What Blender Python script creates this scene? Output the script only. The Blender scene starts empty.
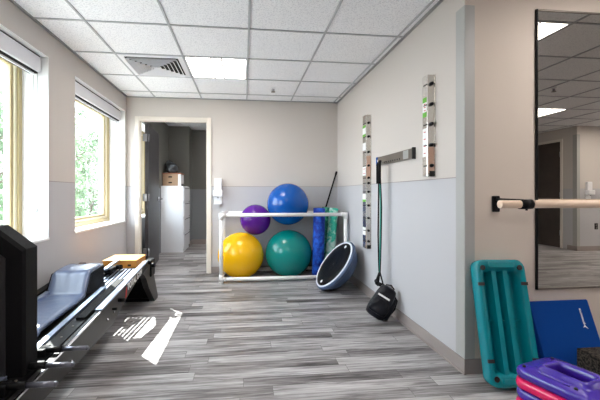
import bpy, bmesh, math, random
from mathutils import Vector, Matrix, noise
random.seed(7)
C = bpy.context.scene.collection
R = math.radians
H = 2.341                    # ceiling height
XL, XR, YB, YM = -1.53, 1.301, 4.925, 2.0   # left wall, right wall, back wall, mirror wall

# ------------------------------------------------------------------ materials
def lin(c):
    return tuple(((v/255)/12.92 if v/255 <= .04045 else ((v/255+.055)/1.055)**2.4) for v in c) + (1,)

def mat(name, col, rough=.5, metal=0, bump=0, bscale=60, var=0, vscale=8, coat=0, spec=None, col2=None, sheen=0):
    m = bpy.data.materials.new(name); m.use_nodes = True
    nt = m.node_tree; b = nt.nodes['Principled BSDF']
    b.inputs['Base Color'].default_value = lin(col)
    b.inputs['Roughness'].default_value = rough
    b.inputs['Metallic'].default_value = metal
    if coat: b.inputs['Coat Weight'].default_value = coat; b.inputs['Coat Roughness'].default_value = .15
    if spec is not None: b.inputs['Specular IOR Level'].default_value = spec
    if sheen: b.inputs['Sheen Weight'].default_value = sheen
    tc = nt.nodes.new('ShaderNodeTexCoord')
    if bump:
        n = nt.nodes.new('ShaderNodeTexNoise'); n.inputs['Scale'].default_value = bscale; n.inputs['Detail'].default_value = 4
        bp = nt.nodes.new('ShaderNodeBump'); bp.inputs['Strength'].default_value = bump; bp.inputs['Distance'].default_value = .01
        nt.links.new(tc.outputs['Object'], n.inputs['Vector'])
        nt.links.new(n.outputs['Fac'], bp.inputs['Height']); nt.links.new(bp.outputs['Normal'], b.inputs['Normal'])
    if var or col2:
        n = nt.nodes.new('ShaderNodeTexNoise'); n.inputs['Scale'].default_value = vscale; n.inputs['Detail'].default_value = 5
        nt.links.new(tc.outputs['Object'], n.inputs['Vector'])
        r = nt.nodes.new('ShaderNodeValToRGB')
        if col2:
            r.color_ramp.elements[0].position = .44; r.color_ramp.elements[1].position = .58
            r.color_ramp.elements[0].color = lin(col); r.color_ramp.elements[1].color = lin(col2)
        else:
            r.color_ramp.elements[0].position = .3; r.color_ramp.elements[1].position = .7
            r.color_ramp.elements[0].color = lin([max(0, c*(1-var)) for c in col]); r.color_ramp.elements[1].color = lin([min(255, c*(1+var)) for c in col])
        nt.links.new(n.outputs['Fac'], r.inputs['Fac']); nt.links.new(r.outputs['Color'], b.inputs['Base Color'])
    return m

def emis(name, col, strength):
    m = bpy.data.materials.new(name); m.use_nodes = True
    b = m.node_tree.nodes['Principled BSDF']
    b.inputs['Base Color'].default_value = lin((240,240,240))
    b.inputs['Emission Color'].default_value = lin(col); b.inputs['Emission Strength'].default_value = strength
    return m

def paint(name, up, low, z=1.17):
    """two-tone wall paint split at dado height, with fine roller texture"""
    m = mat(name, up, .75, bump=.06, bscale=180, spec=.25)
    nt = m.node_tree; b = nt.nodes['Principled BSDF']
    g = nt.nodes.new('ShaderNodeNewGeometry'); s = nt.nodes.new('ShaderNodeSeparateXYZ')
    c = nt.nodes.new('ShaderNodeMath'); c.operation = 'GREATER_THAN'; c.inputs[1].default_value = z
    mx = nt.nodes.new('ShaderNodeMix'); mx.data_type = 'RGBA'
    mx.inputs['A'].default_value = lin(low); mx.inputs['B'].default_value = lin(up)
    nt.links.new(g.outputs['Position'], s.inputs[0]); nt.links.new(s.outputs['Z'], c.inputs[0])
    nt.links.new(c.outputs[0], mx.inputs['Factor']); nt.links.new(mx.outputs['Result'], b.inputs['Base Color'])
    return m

def floor_mat():
    m = bpy.data.materials.new('vinyl_plank'); m.use_nodes = True
    nt = m.node_tree; N = nt.nodes; L = nt.links; b = N['Principled BSDF']
    g = N.new('ShaderNodeTexCoord')
    br = N.new('ShaderNodeTexBrick')
    sep = N.new('ShaderNodeSeparateXYZ'); L.new(g.outputs['Object'], sep.inputs[0])
    dv_ = N.new('ShaderNodeMath'); dv_.operation = 'DIVIDE'; dv_.inputs[1].default_value = .1; L.new(sep.outputs['Y'], dv_.inputs[0])
    fl_ = N.new('ShaderNodeMath'); fl_.operation = 'FLOOR'; L.new(dv_.outputs[0], fl_.inputs[0])
    wn = N.new('ShaderNodeTexWhiteNoise'); wn.noise_dimensions = '1D'; L.new(fl_.outputs[0], wn.inputs['W'])
    xo = N.new('ShaderNodeMath'); xo.operation = 'MULTIPLY_ADD'; xo.inputs[1].default_value = .92; L.new(wn.outputs['Value'], xo.inputs[0]); L.new(sep.outputs['X'], xo.inputs[2])
    cmb = N.new('ShaderNodeCombineXYZ'); L.new(xo.outputs[0], cmb.inputs['X']); L.new(sep.outputs['Y'], cmb.inputs['Y'])
    br.offset = 0; br.inputs['Scale'].default_value = 1
    br.inputs['Brick Width'].default_value = .92; br.inputs['Row Height'].default_value = .1
    br.inputs['Mortar Size'].default_value = .0012; br.inputs['Mortar Smooth'].default_value = .1
    br.inputs['Color1'].default_value = (0,0,0,1); br.inputs['Color2'].default_value = (1,1,1,1); br.inputs['Mortar'].default_value = (.5,.5,.5,1)
    L.new(cmb.outputs[0], br.inputs['Vector'])
    # long grain: noise stretched along x, shifted per plank
    mp = N.new('ShaderNodeMapping'); mp.inputs['Scale'].default_value = (3.2, 55, 1)
    add = N.new('ShaderNodeVectorMath'); add.operation = 'MULTIPLY_ADD'
    add.inputs[1].default_value = (7, 13, 5)
    L.new(br.outputs['Color'], add.inputs[0]); L.new(g.outputs['Object'], add.inputs[2])
    L.new(add.outputs[0], mp.inputs['Vector'])
    n1 = N.new('ShaderNodeTexNoise'); n1.inputs['Scale'].default_value = 1; n1.inputs['Detail'].default_value = 7; n1.inputs['Roughness'].default_value = .62
    n1.inputs['Distortion'].default_value = .6
    L.new(mp.outputs[0], n1.inputs['Vector'])
    n2 = N.new('ShaderNodeTexNoise'); n2.inputs['Scale'].default_value = 1.3; n2.inputs['Detail'].default_value = 2
    mp2 = N.new('ShaderNodeMapping'); mp2.inputs['Scale'].default_value = (1, 5, 1)
    L.new(add.outputs[0], mp2.inputs['Vector']); L.new(mp2.outputs[0], n2.inputs['Vector'])
    s = N.new('ShaderNodeMath'); s.operation = 'MULTIPLY_ADD'; s.inputs[1].default_value = .42
    g1 = N.new('ShaderNodeMath'); g1.operation = 'MULTIPLY_ADD'; g1.inputs[1].default_value = .8; g1.inputs[2].default_value = .1; L.new(n1.outputs['Fac'], g1.inputs[0])
    L.new(n2.outputs['Fac'], s.inputs[0]); L.new(g1.outputs[0], s.inputs[2])
    bs = N.new('ShaderNodeMath'); bs.operation = 'MULTIPLY_ADD'; bs.inputs[1].default_value = .17
    L.new(br.outputs['Color'], bs.inputs[0]); L.new(s.outputs[0], bs.inputs[2])
    r = N.new('ShaderNodeValToRGB')
    e = r.color_ramp.elements
    e[0].position = .6; e[0].color = lin((66, 62, 62)); e[1].position = .98; e[1].color = lin((190, 188, 188))
    x = e.new(.74); x.color = lin((122, 118, 118)); x = e.new(.84); x.color = lin((158, 155, 155))
    L.new(bs.outputs[0], r.inputs['Fac'])
    mx = N.new('ShaderNodeMix'); mx.data_type = 'RGBA'; mx.inputs['B'].default_value = lin((82, 78, 76))
    L.new(br.outputs['Fac'], mx.inputs['Factor']); L.new(r.outputs['Color'], mx.inputs['A'])
    L.new(mx.outputs['Result'], b.inputs['Base Color'])
    b.inputs['Roughness'].default_value = .42
    bp = N.new('ShaderNodeBump'); bp.inputs['Strength'].default_value = .12; bp.inputs['Distance'].default_value = .004
    L.new(n1.outputs['Fac'], bp.inputs['Height']); L.new(bp.outputs['Normal'], b.inputs['Normal'])
    return m

def tile_mat():
    m = mat('ceiling_tile', (244,244,244), .9, bump=.25, bscale=140, spec=.1)
    nt = m.node_tree; N = nt.nodes; b = N['Principled BSDF']; tc = N['Texture Coordinate']
    n = N.new('ShaderNodeTexNoise'); n.inputs['Scale'].default_value = 95; n.inputs['Detail'].default_value = 3
    r = N.new('ShaderNodeValToRGB'); r.color_ramp.elements[0].position = .34; r.color_ramp.elements[1].position = .5
    r.color_ramp.elements[0].color = lin((222,222,226)); r.color_ramp.elements[1].color = lin((248,248,250))
    nt.links.new(tc.outputs['Object'], n.inputs['Vector']); nt.links.new(n.outputs['Fac'], r.inputs['Fac']); nt.links.new(r.outputs['Color'], b.inputs['Base Color'])
    return m

def glass_mat():
    m = bpy.data.materials.new('window_glass'); m.use_nodes = True
    nt = m.node_tree; N = nt.nodes; N.remove(N['Principled BSDF'])
    t = N.new('ShaderNodeBsdfTransparent'); t.inputs[0].default_value = (.93,.96,.96,1)
    g = N.new('ShaderNodeBsdfGlossy'); g.inputs['Roughness'].default_value = .02
    lw = N.new('ShaderNodeLayerWeight'); lw.inputs[0].default_value = .5
    pw = N.new('ShaderNodeMath'); pw.operation = 'POWER'; pw.inputs[1].default_value = 5
    f = N.new('ShaderNodeMath'); f.operation = 'MULTIPLY_ADD'; f.inputs[1].default_value = .5; f.inputs[2].default_value = .03
    nt.links.new(lw.outputs['Facing'], pw.inputs[0]); nt.links.new(pw.outputs[0], f.inputs[0])
    mx = N.new('ShaderNodeMixShader')
    nt.links.new(f.outputs[0], mx.inputs[0]); nt.links.new(t.outputs[0], mx.inputs[1]); nt.links.new(g.outputs[0], mx.inputs[2])
    nt.links.new(mx.outputs[0], N['Material Output'].inputs[0])
    return m

M = dict(
    floor=floor_mat(), tile=tile_mat(), glass=glass_mat(),
    wall=paint('wall_paint', (204,197,191), (191,190,193)),
    warmwall=mat('mirror_wall_paint', (206,195,184), .75, bump=.06, bscale=180, spec=.25),
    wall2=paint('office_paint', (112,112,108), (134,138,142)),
    grid=mat('grid_steel', (150,150,150), .5),
    gridsteel=mat('grid_tee', (180,181,184), .55),
    gridlight=mat('perimeter_angle', (238,238,238), .5),
    reveal=mat('reveal_white', (236,236,236), .6),
    base=mat('vinyl_base', (152,142,139), .55),
    casing=mat('casing_paint', (226,218,208), .5),
    guard=mat('corner_guard_vinyl', (170,170,168), .4),
    wframe=mat('window_frame_almond', (184,166,124), .4),
    wsash=mat('window_sash_pale', (226,216,190), .4),
    blind=mat('blind_fascia', (226,226,230), .45),
    dark=mat('dark_gap', (25,24,24), .8),
    black=mat('black_plastic', (12,12,14), .42, spec=.15),
    rubber=mat('black_rubber', (18,18,20), .7, spec=.15),
    pad=mat('black_upholstery', (9,9,12), .6, spec=.15, bump=.2, bscale=300),
    gunmetal=mat('gunmetal_paint', (44,43,43), .42, metal=.3),
    silver=mat('brushed_aluminium', (170,182,205), .28, metal=.85),
    pegmetal=mat('dark_chrome', (112,114,124), .3, metal=.9),
    chrome=mat('chrome', (205,205,210), .15, metal=1),
    vinyl=mat('grey_blue_vinyl', (92,105,132), .3, bump=.35, bscale=14, coat=.3),
    steel=mat('brushed_steel', (212,208,202), .22, metal=.95, bump=.15, bscale=60),
    steeldark=mat('bronze_steel', (124,116,108), .35, metal=.7),
    pink=mat('tan_reflection_paint', (206,168,146), .5),
    white=mat('white_plastic', (238,238,242), .35),
    pvc=mat('white_pvc', (240,238,236), .3),
    label=mat('label_white', (240,240,240), .6),
    green=mat('label_green', (104,180,60), .6),
    redink=mat('red_ink', (196,40,44), .6),
    yellow=mat('yellow_ball_vinyl', (250,190,0), .22),
    tealball=mat('teal_ball_vinyl', (0,130,124), .22),
    purpleball=mat('purple_ball_vinyl', (84,14,136), .2),
    blueball=mat('blue_ball_vinyl', (0,80,164), .2),
    blueroll=mat('blue_marbled_foam', (4,44,150), .7, col2=(20,92,205), vscale=14),
    greenroll=mat('green_marbled_foam', (20,110,95), .7, col2=(80,180,150), vscale=16),
    mintroll=mat('mint_marbled_foam', (60,205,175), .7, col2=(215,250,238), vscale=14),
    bosu=mat('slate_blue_vinyl', (74,92,124), .4),
    bosurim=mat('pale_rim', (225,230,240), .35),
    bosutop=mat('black_platform', (12,13,18), .5, spec=.2, bump=.2, bscale=120),
    teal=mat('teal_plastic', (0,132,144), .24, bump=.08, bscale=200),
    blackspot=mat('recess_black', (12,12,14), .7),
    bluemat=mat('blue_foam', (0,62,140), .8, spec=.15, bump=.12, bscale=220),
    speck=mat('speckled_rubber', (24,22,21), .9, spec=.2, col2=(70,63,56), vscale=90),
    purple=mat('purple_plastic', (62,34,160), .26, bump=.1, bscale=160, coat=.3),
    hotpink=mat('pink_plastic', (232,6,96), .28, coat=.3),
    wood=mat('pine_wood', (206,140,62), .45, var=.10, vscale=6),
    rail=mat('maple_rail', (232,206,182), .35, var=.04, vscale=5),
    band=mat('teal_tube', (16,130,116), .4),
    cloth=mat('navy_black_nylon', (13,15,24), .4, spec=.3, bump=.9, bscale=22),
    door=mat('dark_laminate', (58,57,62), .4, var=.08, vscale=5),
    doorb=mat('dark_brown_laminate', (66,58,54), .45, var=.1, vscale=4),
    hinge=mat('satin_hinge', (150,152,158), .3, metal=.9),
    cab=mat('white_cabinet', (226,228,234), .4),
    carton=mat('brown_board', (172,142,116), .6),
    cartonlid=mat('red_brown_lid', (150,98,76), .6),
    bagp=mat('dark_translucent_plastic', (66,70,76), .25, bump=.8, bscale=35, coat=.5),
    mirror=mat('mirror_silver', (205,202,196), .0, metal=1),
    lamp=emis('troffer_lens', (255,247,241), 7.5),
    ext=mat('pale_exterior_render', (196,194,188), .8),
    grass=mat('paving', (150,150,148), .9, var=.1, vscale=3),
    bark=mat('bark', (96,84,72), .9, bump=.6, bscale=20),
    leaf=mat('leaf_green', (84,106,72), .5, var=.4, vscale=2.5),
    leaf2=mat('leaf_pale_green', (112,134,98), .5, var=.35, vscale=2.5),
)
_ob = M['leaf'].node_tree.nodes['Principled BSDF']

# ------------------------------------------------------------------ mesh builder (world coordinates)
class MB:
    def __init__(s): s.bm = bmesh.new()
    def _mark(s): s.n = len(s.bm.verts)
    def _new(s, fn, M4):
        before = set(s.bm.verts); fn()
        vs = [v for v in s.bm.verts if v not in before]
        bmesh.ops.transform(s.bm, matrix=M4, verts=vs); return vs
    def box(s, x0, x1, y0, y1, z0, z1, bevel=0, rot=None, seg=2):
        c = Vector(((x0+x1)/2, (y0+y1)/2, (z0+z1)/2))
        tb = bmesh.new(); bmesh.ops.create_cube(tb, size=1)
        bmesh.ops.scale(tb, vec=(abs(x1-x0), abs(y1-y0), abs(z1-z0)), verts=tb.verts)
        if bevel: bmesh.ops.bevel(tb, geom=list(tb.edges), offset=bevel, segments=seg, affect='EDGES', profile=.5)
        m = Matrix.Translation(c) @ (rot.to_4x4() if rot is not None else Matrix())
        s._merge(tb, m); return s
    def _merge(s, tb, m, smooth=False):
        mp = {}
        for v in tb.verts: mp[v] = s.bm.verts.new(m @ v.co)
        for f in tb.faces:
            try:
                nf = s.bm.faces.new([mp[v] for v in f.verts]); nf.smooth = smooth or f.smooth
            except ValueError: pass
        tb.free()
    def cyl(s, p0, p1, r0, r1=None, seg=20, cap=True):
        p0, p1 = Vector(p0), Vector(p1); r1 = r0 if r1 is None else r1
        d = (p1-p0); q = d.to_track_quat('Z', 'Y').to_matrix().to_4x4()
        tb = bmesh.new()
        a = [tb.verts.new((r0*math.cos(t), r0*math.sin(t), 0)) for t in [2*math.pi*i/seg for i in range(seg)]]
        b = [tb.verts.new((r1*math.cos(t), r1*math.sin(t), d.length)) for t in [2*math.pi*i/seg for i in range(seg)]]
        for i in range(seg):
            f = tb.faces.new((a[i], a[(i+1) % seg], b[(i+1) % seg], b[i])); f.smooth = True
        if cap: tb.faces.new(a[::-1]); tb.faces.new(b)
        s._merge(tb, Matrix.Translation(p0) @ q); return s
    def ball(s, c, r, sc=(1,1,1), seg=32, rings=18, rot=None):
        tb = bmesh.new(); bmesh.ops.create_uvsphere(tb, u_segments=seg, v_segments=rings, radius=r)
        m = Matrix.Translation(Vector(c)) @ (rot.to_4x4() if rot is not None else Matrix()) @ Matrix.Diagonal((*sc, 1))
        s._merge(tb, m, True); return s
    def tube(s, pts, r, seg=10, closed=False):
        pts = [Vector(p) for p in pts]; n = len(pts); rings = []
        up = Vector((0,0,1)); prev = None
        for i, p in enumerate(pts):
            if closed: t = pts[(i+1) % n]-pts[i-1]
            else: t = pts[min(i+1, n-1)]-pts[max(i-1, 0)]
            t.normalize()
            if prev is None:
                a = t.cross(Vector((0,0,1)) if abs(t.z) < .9 else Vector((1,0,0))).normalized()
            else: a = (prev-t*prev.dot(t)).normalized()
            prev = a; b = t.cross(a); rr = r(i/(n-1)) if callable(r) else r
            rings.append([s.bm.verts.new(p+a*rr*math.cos(2*math.pi*k/seg)+b*rr*math.sin(2*math.pi*k/seg)) for k in range(seg)])
        m = n if closed else n-1
        for i in range(m):
            A, B = rings[i], rings[(i+1) % n]
            for k in range(seg):
                f = s.bm.faces.new((A[k], A[(k+1) % seg], B[(k+1) % seg], B[k])); f.smooth = True
        if not closed: s.bm.faces.new(rings[0][::-1]); s.bm.faces.new(rings[-1])
        return s
    def prism(s, poly, axis, a0, a1, m=None):
        """poly of 2-D points extruded along axis ('x': poly=(y,z), 'y': (x,z), 'z': (x,y))"""
        def P(p, a): return {'x': (a, p[0], p[1]), 'y': (p[0], a, p[1]), 'z': (p[0], p[1], a)}[axis]
        tb = bmesh.new()
        A = [tb.verts.new(P(p, a0)) for p in poly]; B = [tb.verts.new(P(p, a1)) for p in poly]; n = len(poly)
        for i in range(n): tb.faces.new((A[i], A[(i+1) % n], B[(i+1) % n], B[i]))
        tb.faces.new(A[::-1]); tb.faces.new(B)
        bmesh.ops.recalc_face_normals(tb, faces=tb.faces)
        s._merge(tb, m or Matrix()); return s
    def lathe(s, prof, m=None, seg=40):
        tb = bmesh.new(); rings = []
        for r, z in prof:
            if r < 1e-6: rings.append([tb.verts.new((0,0,z))])
            else: rings.append([tb.verts.new((r*math.cos(2*math.pi*k/seg), r*math.sin(2*math.pi*k/seg), z)) for k in range(seg)])
        for A, B in zip(rings, rings[1:]):
            for k in range(seg):
                k2 = (k+1) % seg
                vs = ([A[0]] if len(A) == 1 else [A[k], A[k2]]) + ([B[0]] if len(B) == 1 else [B[k2], B[k]])
                tb.faces.new(vs)
        s._merge(tb, m or Matrix(), True); return s
    def loops(s, loops, m=None, cap0=True, cap1=True, ring=False, smooth=True):
        tb = bmesh.new(); L = [[tb.verts.new(p) for p in l] for l in loops]; n = len(L[0])
        pairs = list(zip(L, L[1:])) + ([(L[-1], L[0])] if ring else [])
        for A, B in pairs:
            for k in range(n):
                f = tb.faces.new((A[k], A[(k+1) % n], B[(k+1) % n], B[k])); f.smooth = smooth
        if cap0 and not ring: tb.faces.new(L[0][::-1])
        if cap1 and not ring: tb.faces.new(L[-1])
        bmesh.ops.recalc_face_normals(tb, faces=tb.faces)
        s._merge(tb, m or Matrix()); return s
    def build(s, name, m, parent=None, smooth=None):
        bmesh.ops.recalc_face_normals(s.bm, faces=s.bm.faces)
        me = bpy.data.meshes.new(name)
        if parent is not None:
            off = parent.get('_w') or (0,0,0)
            bmesh.ops.translate(s.bm, verts=s.bm.verts, vec=-Vector(off))
        s.bm.to_mesh(me); s.bm.free(); me.materials.append(m)
        if smooth: me.shade_smooth()
        o = bpy.data.objects.new(name, me); C.objects.link(o)
        if parent is not None: o.parent = parent; o['_w'] = off
        return o

def rr(w, h, r, z, n=6, cx=0, cy=0):
    """rounded-rectangle loop"""
    r = max(min(r, w/2-.0005, h/2-.0005), .0005)
    p = []
    for (sx, sy, a0) in ((1,1,0), (-1,1,90), (-1,-1,180), (1,-1,270)):
        for i in range(n+1):
            a = R(a0+90*i/n)
            p.append((cx+sx*(w/2-r)+r*math.cos(a), cy+sy*(h/2-r)+r*math.sin(a), z))
    return p

def tag(o, label, cat, group=None, kind=None):
    o['label'] = label; o['category'] = cat
    if group: o['group'] = group
    if kind: o['kind'] = kind
    return o
def thing(name, label, cat, loc, group=None):
    o = bpy.data.objects.new(name, None); C.objects.link(o)
    o.location = loc; o['_w'] = tuple(loc); o.empty_display_size = .05
    return tag(o, label, cat, group)
def single(mb, name, m, label, cat, loc=None, group=None):
    """one-mesh thing, origin moved to loc"""
    if loc is None:
        lo = [min(v.co[i] for v in mb.bm.verts) for i in range(3)]; hi = [max(v.co[i] for v in mb.bm.verts) for i in range(3)]
        loc = ((lo[0]+hi[0])/2, (lo[1]+hi[1])/2, lo[2])
    bmesh.ops.translate(mb.bm, verts=mb.bm.verts, vec=-Vector(loc))
    o = mb.build(name, m); o.location = loc
    return tag(o, label, cat, group)
def struct(mb, name, m, parent=None):
    o = mb.build(name, m, parent)
    if parent is None: o['kind'] = 'structure'
    return o
def text_mesh(txt, size, mat4, name, m, parent, extrude=.0006):
    cu = bpy.data.curves.new(name, 'FONT'); cu.body = txt; cu.size = size; cu.extrude = extrude; cu.offset = size*.02; cu.align_x = 'CENTER'; cu.align_y = 'CENTER'
    t = bpy.data.objects.new('tmp', cu); C.objects.link(t)
    dg = bpy.context.evaluated_depsgraph_get(); dg.update()
    me = bpy.data.meshes.new_from_object(t.evaluated_get(dg))
    bpy.data.objects.remove(t)
    off = Vector(parent['_w'])
    me.transform(Matrix.Translation(-off) @ mat4)
    me.materials.clear(); me.materials.append(m)
    o = bpy.data.objects.new(name, me); C.objects.link(o); o.parent = parent; o['_w'] = parent['_w']
    return o
def basis(o, x, y, z):
    return Matrix(((x[0],y[0],z[0],o[0]), (x[1],y[1],z[1],o[1]), (x[2],y[2],z[2],o[2]), (0,0,0,1)))
def copy_tree(o, parent=None):
    c = o.copy(); C.objects.link(c); c.parent = parent
    for ch in list(o.children): copy_tree(ch, c)
    return c

# ------------------------------------------------------------------ room shell
X2, Y0 = 9.0, -3.8           # far extents of the hall beside / behind the camera
HX, HY = 6.2, -2.1           # corner seen in the mirror
f = MB(); f.box(XL-.25, X2, Y0, 8.1, -.1, 0); struct(f, 'floor', M['floor'])
c = MB(); c.box(XL, X2, Y0, YM, H+.004, H+.1); c.box(XL, XR, YM, YB, H+.004, H+.1); struct(c, 'ceiling', M['tile'])
# suspended T-bar grid
GX = [.038+.6*k for k in range(-2, 15)]; GY = [4.64-.615*k for k in range(0, 14)]
g = MB()
for x in GX:
    if x < XR-.03: g.box(x-.0075, x+.0075, Y0, YB, H-.004, H+.004)
    elif x < X2: g.box(x-.0075, x+.0075, Y0, YM, H-.004, H+.004)
for y in GY:
    if y > YM: g.box(XL, XR, y-.0075, y+.0075, H-.0035, H+.0045)
    elif y > Y0: g.box(XL, X2, y-.0075, y+.0075, H-.0035, H+.0045)
struct(g, 'ceiling_grid', M['gridsteel'])
e = MB()
e.box(XR-.02, XR, YM, YB, H-.006, H+.004); e.box(XL, XL+.02, Y0, YB, H-.006, H+.004); e.box(XL, XR, YB-.02, YB, H-.006, H+.004)
e.box(XR, X2, YM-.02, YM, H-.006, H+.004)
struct(e, 'ceiling_trim', M['grid'])

# windows in the left wall: (y0, y1)
WZ0, WZ1 = .724, 2.144
WINS = [(3.476, 4.864), (1.645, 3.03)]
w = MB()
ys = [Y0, 1.645, 3.03, 3.476, 4.864, 8.1]
XO = XL-.26
w.box(XO, XL, ys[0], ys[1], 0, H+.1); w.box(XO, XL, ys[2], ys[3], 0, H+.1)
w.box(XO, XL, ys[4], YB+.12, 0, H+.1)
for a, b in WINS: w.box(XO, XL, a, b, 0, WZ0-.02); w.box(XO, XL, a, b, WZ1, H+.1)
struct(w, 'wall_left', M['wall'])
# back wall with doorway (DX0..DX1)
DX0, DX1, DZ = -1.373, -.487, 2.045
w = MB(); w.box(XL, DX0-.02, YB, YB+.12, 0, H+.12); w.box(DX1+.02, XR+.12, YB, YB+.12, 0, H+.12); w.box(DX0-.02, DX1+.02, YB, YB+.12, DZ+.02, H+.12)
struct(w, 'wall_back', M['wall'])
w = MB(); w.box(XR, XR+.15, YM+.003, YB, 0, H+.1); struct(w, 'wall_right', M['wall'])
w = MB(); w.box(XR+.0015, X2, YM, YM+.15, 0, H+.1); struct(w, 'wall_mirror', M['warmwall'])
w = MB(); w.box(HX, X2, Y0, HY, 0, H+.1); struct(w, 'wall_hall', M['wall'])
w = MB(); w.box(XL-.26, HX, Y0-.12, Y0, 0, H+.1); struct(w, 'wall_front', M['wall'])
w = MB(); w.box(X2, X2+.12, HY, YM+.15, 0, H+.1); struct(w, 'wall_east', M['wall'])
for a, b in ((3.03, 3.476), (4.864, 5.35), (.9, 1.645)):  # piers added outside the glass to trim the sun patches on the floor
    p_ = MB(); p_.box(XO-.07, XO, a, b, -.4, H+.1); struct(p_, 'sun_shade_pier', M['ext'])
# dado line where the two paints meet
def dado(mb): mb.build('dado_bead', M['base'], None)
d = MB()
d.box(XL, XL+.003, 3.03, 3.476, 1.166, 1.171); d.box(XL, XL+.003, 4.864, YB, 1.166, 1.171)
d.box(XL, -1.43, YB-.003, YB, 1.166, 1.171); d.box(-.435, XR, YB-.003, YB, 1.166, 1.171)
d.box(XR-.003, XR, 2.08, YB, 1.166, 1.171)
struct(d, 'trim_1', M['base'])
# baseboards
b = MB(); b.box(XR-.008, XR, YM-.008, YB, 0, .088, .002); b.box(XR-.016, XR, YM-.014, YB, 0, .012, .002); struct(b, 'baseboard_right', M['base'])
b = MB(); b.box(XR-.008, X2, YM-.008, YM, 0, .088, .002); struct(b, 'baseboard_mirror', M['base'])
b = MB(); b.box(-.437, XR-.008, YB-.008, YB, 0, .088, .002); b.box(XL, -1.433, YB-.008, YB, 0, .088, .002); struct(b, 'baseboard_back', M['base'])
b = MB(); b.box(XL, XL+.008, Y0, YB, 0, .088, .002); struct(b, 'baseboard_left', M['base'])
b = MB(); b.box(HX, X2, HY, HY+.008, 0, .088, .002); b.box(HX-.008, HX, -2.3, HY+.008, 0, .088, .002); struct(b, 'baseboard_hall', M['base'])
# corner guard on the outside corner
gd = MB()
gd.prism([(XR-.004, YM+.085), (XR+.001, YM+.085), (XR+.001, YM+.001), (XR+.06, YM+.001), (XR+.06, YM-.004), (XR-.001, YM-.004), (XR-.004, YM-.001)], 'z', .09, 2.186)
gd.prism([(HX-.004, HY-.085), (HX+.001, HY-.085), (HX+.001, HY-.001), (HX+.06, HY-.001), (HX+.06, HY+.004), (HX-.004, HY+.004)], 'z', .09, 2.186)
struct(gd, 'trim_2', M['guard'])

# window units
def window(n, y0, y1):
    root = bpy.data.objects.new('window_%d' % n, None); C.objects.link(root); root['kind'] = 'structure'
    root.location = (XL-.2, (y0+y1)/2, WZ0); root['_w'] = tuple(root.location)
    s = MB()   # white lining of the reveal and the sill
    s.box(XL-.2, XL, y1-.004, y1+.001, WZ0, WZ1); s.box(XL-.2, XL, y0-.001, y0+.004, WZ0, WZ1); s.box(XL-.2, XL, y0, y1, WZ1-.004, WZ1)
    s.build('window_reveal', M['reveal'], root)
    s = MB(); s.box(XL-.26, XL+.008, y0, y1, WZ0-.02, WZ0, .003); s.build('window_sill', M['reveal'], root)
    xa, xb = XL-.26, XL-.19
    def ring(a, b, c, d, t, x0, x1):
        r = MB(); bv = .004
        r.box(x0, x1, a, a+t, c, d, bv); r.box(x0, x1, b-t, b, c, d, bv)
        r.box(x0, x1, a+t, b-t, c, c+t, bv); r.box(x0, x1, a+t, b-t, d-t, d, bv); return r
    ring(y0+.004, y1-.004, WZ0, WZ1-.004, .045, xa, xb).build('window_frame', M['wframe'], root)
    ring(y0+.05, y1-.05, WZ0+.045, WZ1-.05, .022, xa+.004, xb-.012).build('window_sash', M['wsash'], root)
    ring(y0+.072, y1-.072, WZ0+.067, WZ1-.072, .028, xa+.004, xb-.028).build('window_sash', M['wframe'], root)
    gl = MB(); gl.box(xa+.018, xa+.022, y0+.09, y1-.09, WZ0+.085, WZ1-.09); gl.build('window_pane', M['glass'], root)
    return root
for i, (a, b) in enumerate(WINS): window(i+1, a, b)
# roller blinds in the heads of the reveals
for i, (a, b) in enumerate(WINS):
    lab = ['rolled-up white roller blind in the head of the far window beside the doorway', 'rolled-up white roller blind in the head of the near window at the left edge'][i]
    t = thing('roller_blind', lab, 'blind', (XL-.09, (a+b)/2, 2.0), 'roller blinds')
    s = MB(); s.box(XL-.135, XL-.04, a+.03, b-.03, 2.012, 2.128, .006); s.build('cassette', M['blind'], t)
    s = MB(); s.box(XL-.125, XL-.05, a+.025, b-.025, 2.128, 2.14); s.build('head_gap_shade', M['dark'], t)  # dark strip standing for the shaded gap above the cassette
    s = MB(); s.box(XL-.12, XL-.06, a+.04, b-.04, 2.0, 2.012); s.build('fabric_slot', M['dark'], t)
    s = MB(); s.box(XL-.085, XL-.073, a+.045, b-.06, 1.984, 2.0, .003); s.build('hem_bar', M['white'], t)
    yc = b-.022; s = MB()
    z1 = .93
    s.tube([(XL-.10, yc, 2.03), (XL-.10, yc, z1+.02), (XL-.095, yc, z1), (XL-.085, yc, z1-.008), (XL-.075, yc, z1), (XL-.07, yc, z1+.02), (XL-.07, yc, 2.03)], .0022, 6)
    s.build('bead_chain', M['guard'], t)
    s = MB(); s.cyl((XL-.085, yc, z1-.045), (XL-.085, yc, z1+.03), .007, .007, 12); s.build('chain_weight', M['white'], t)

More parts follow.
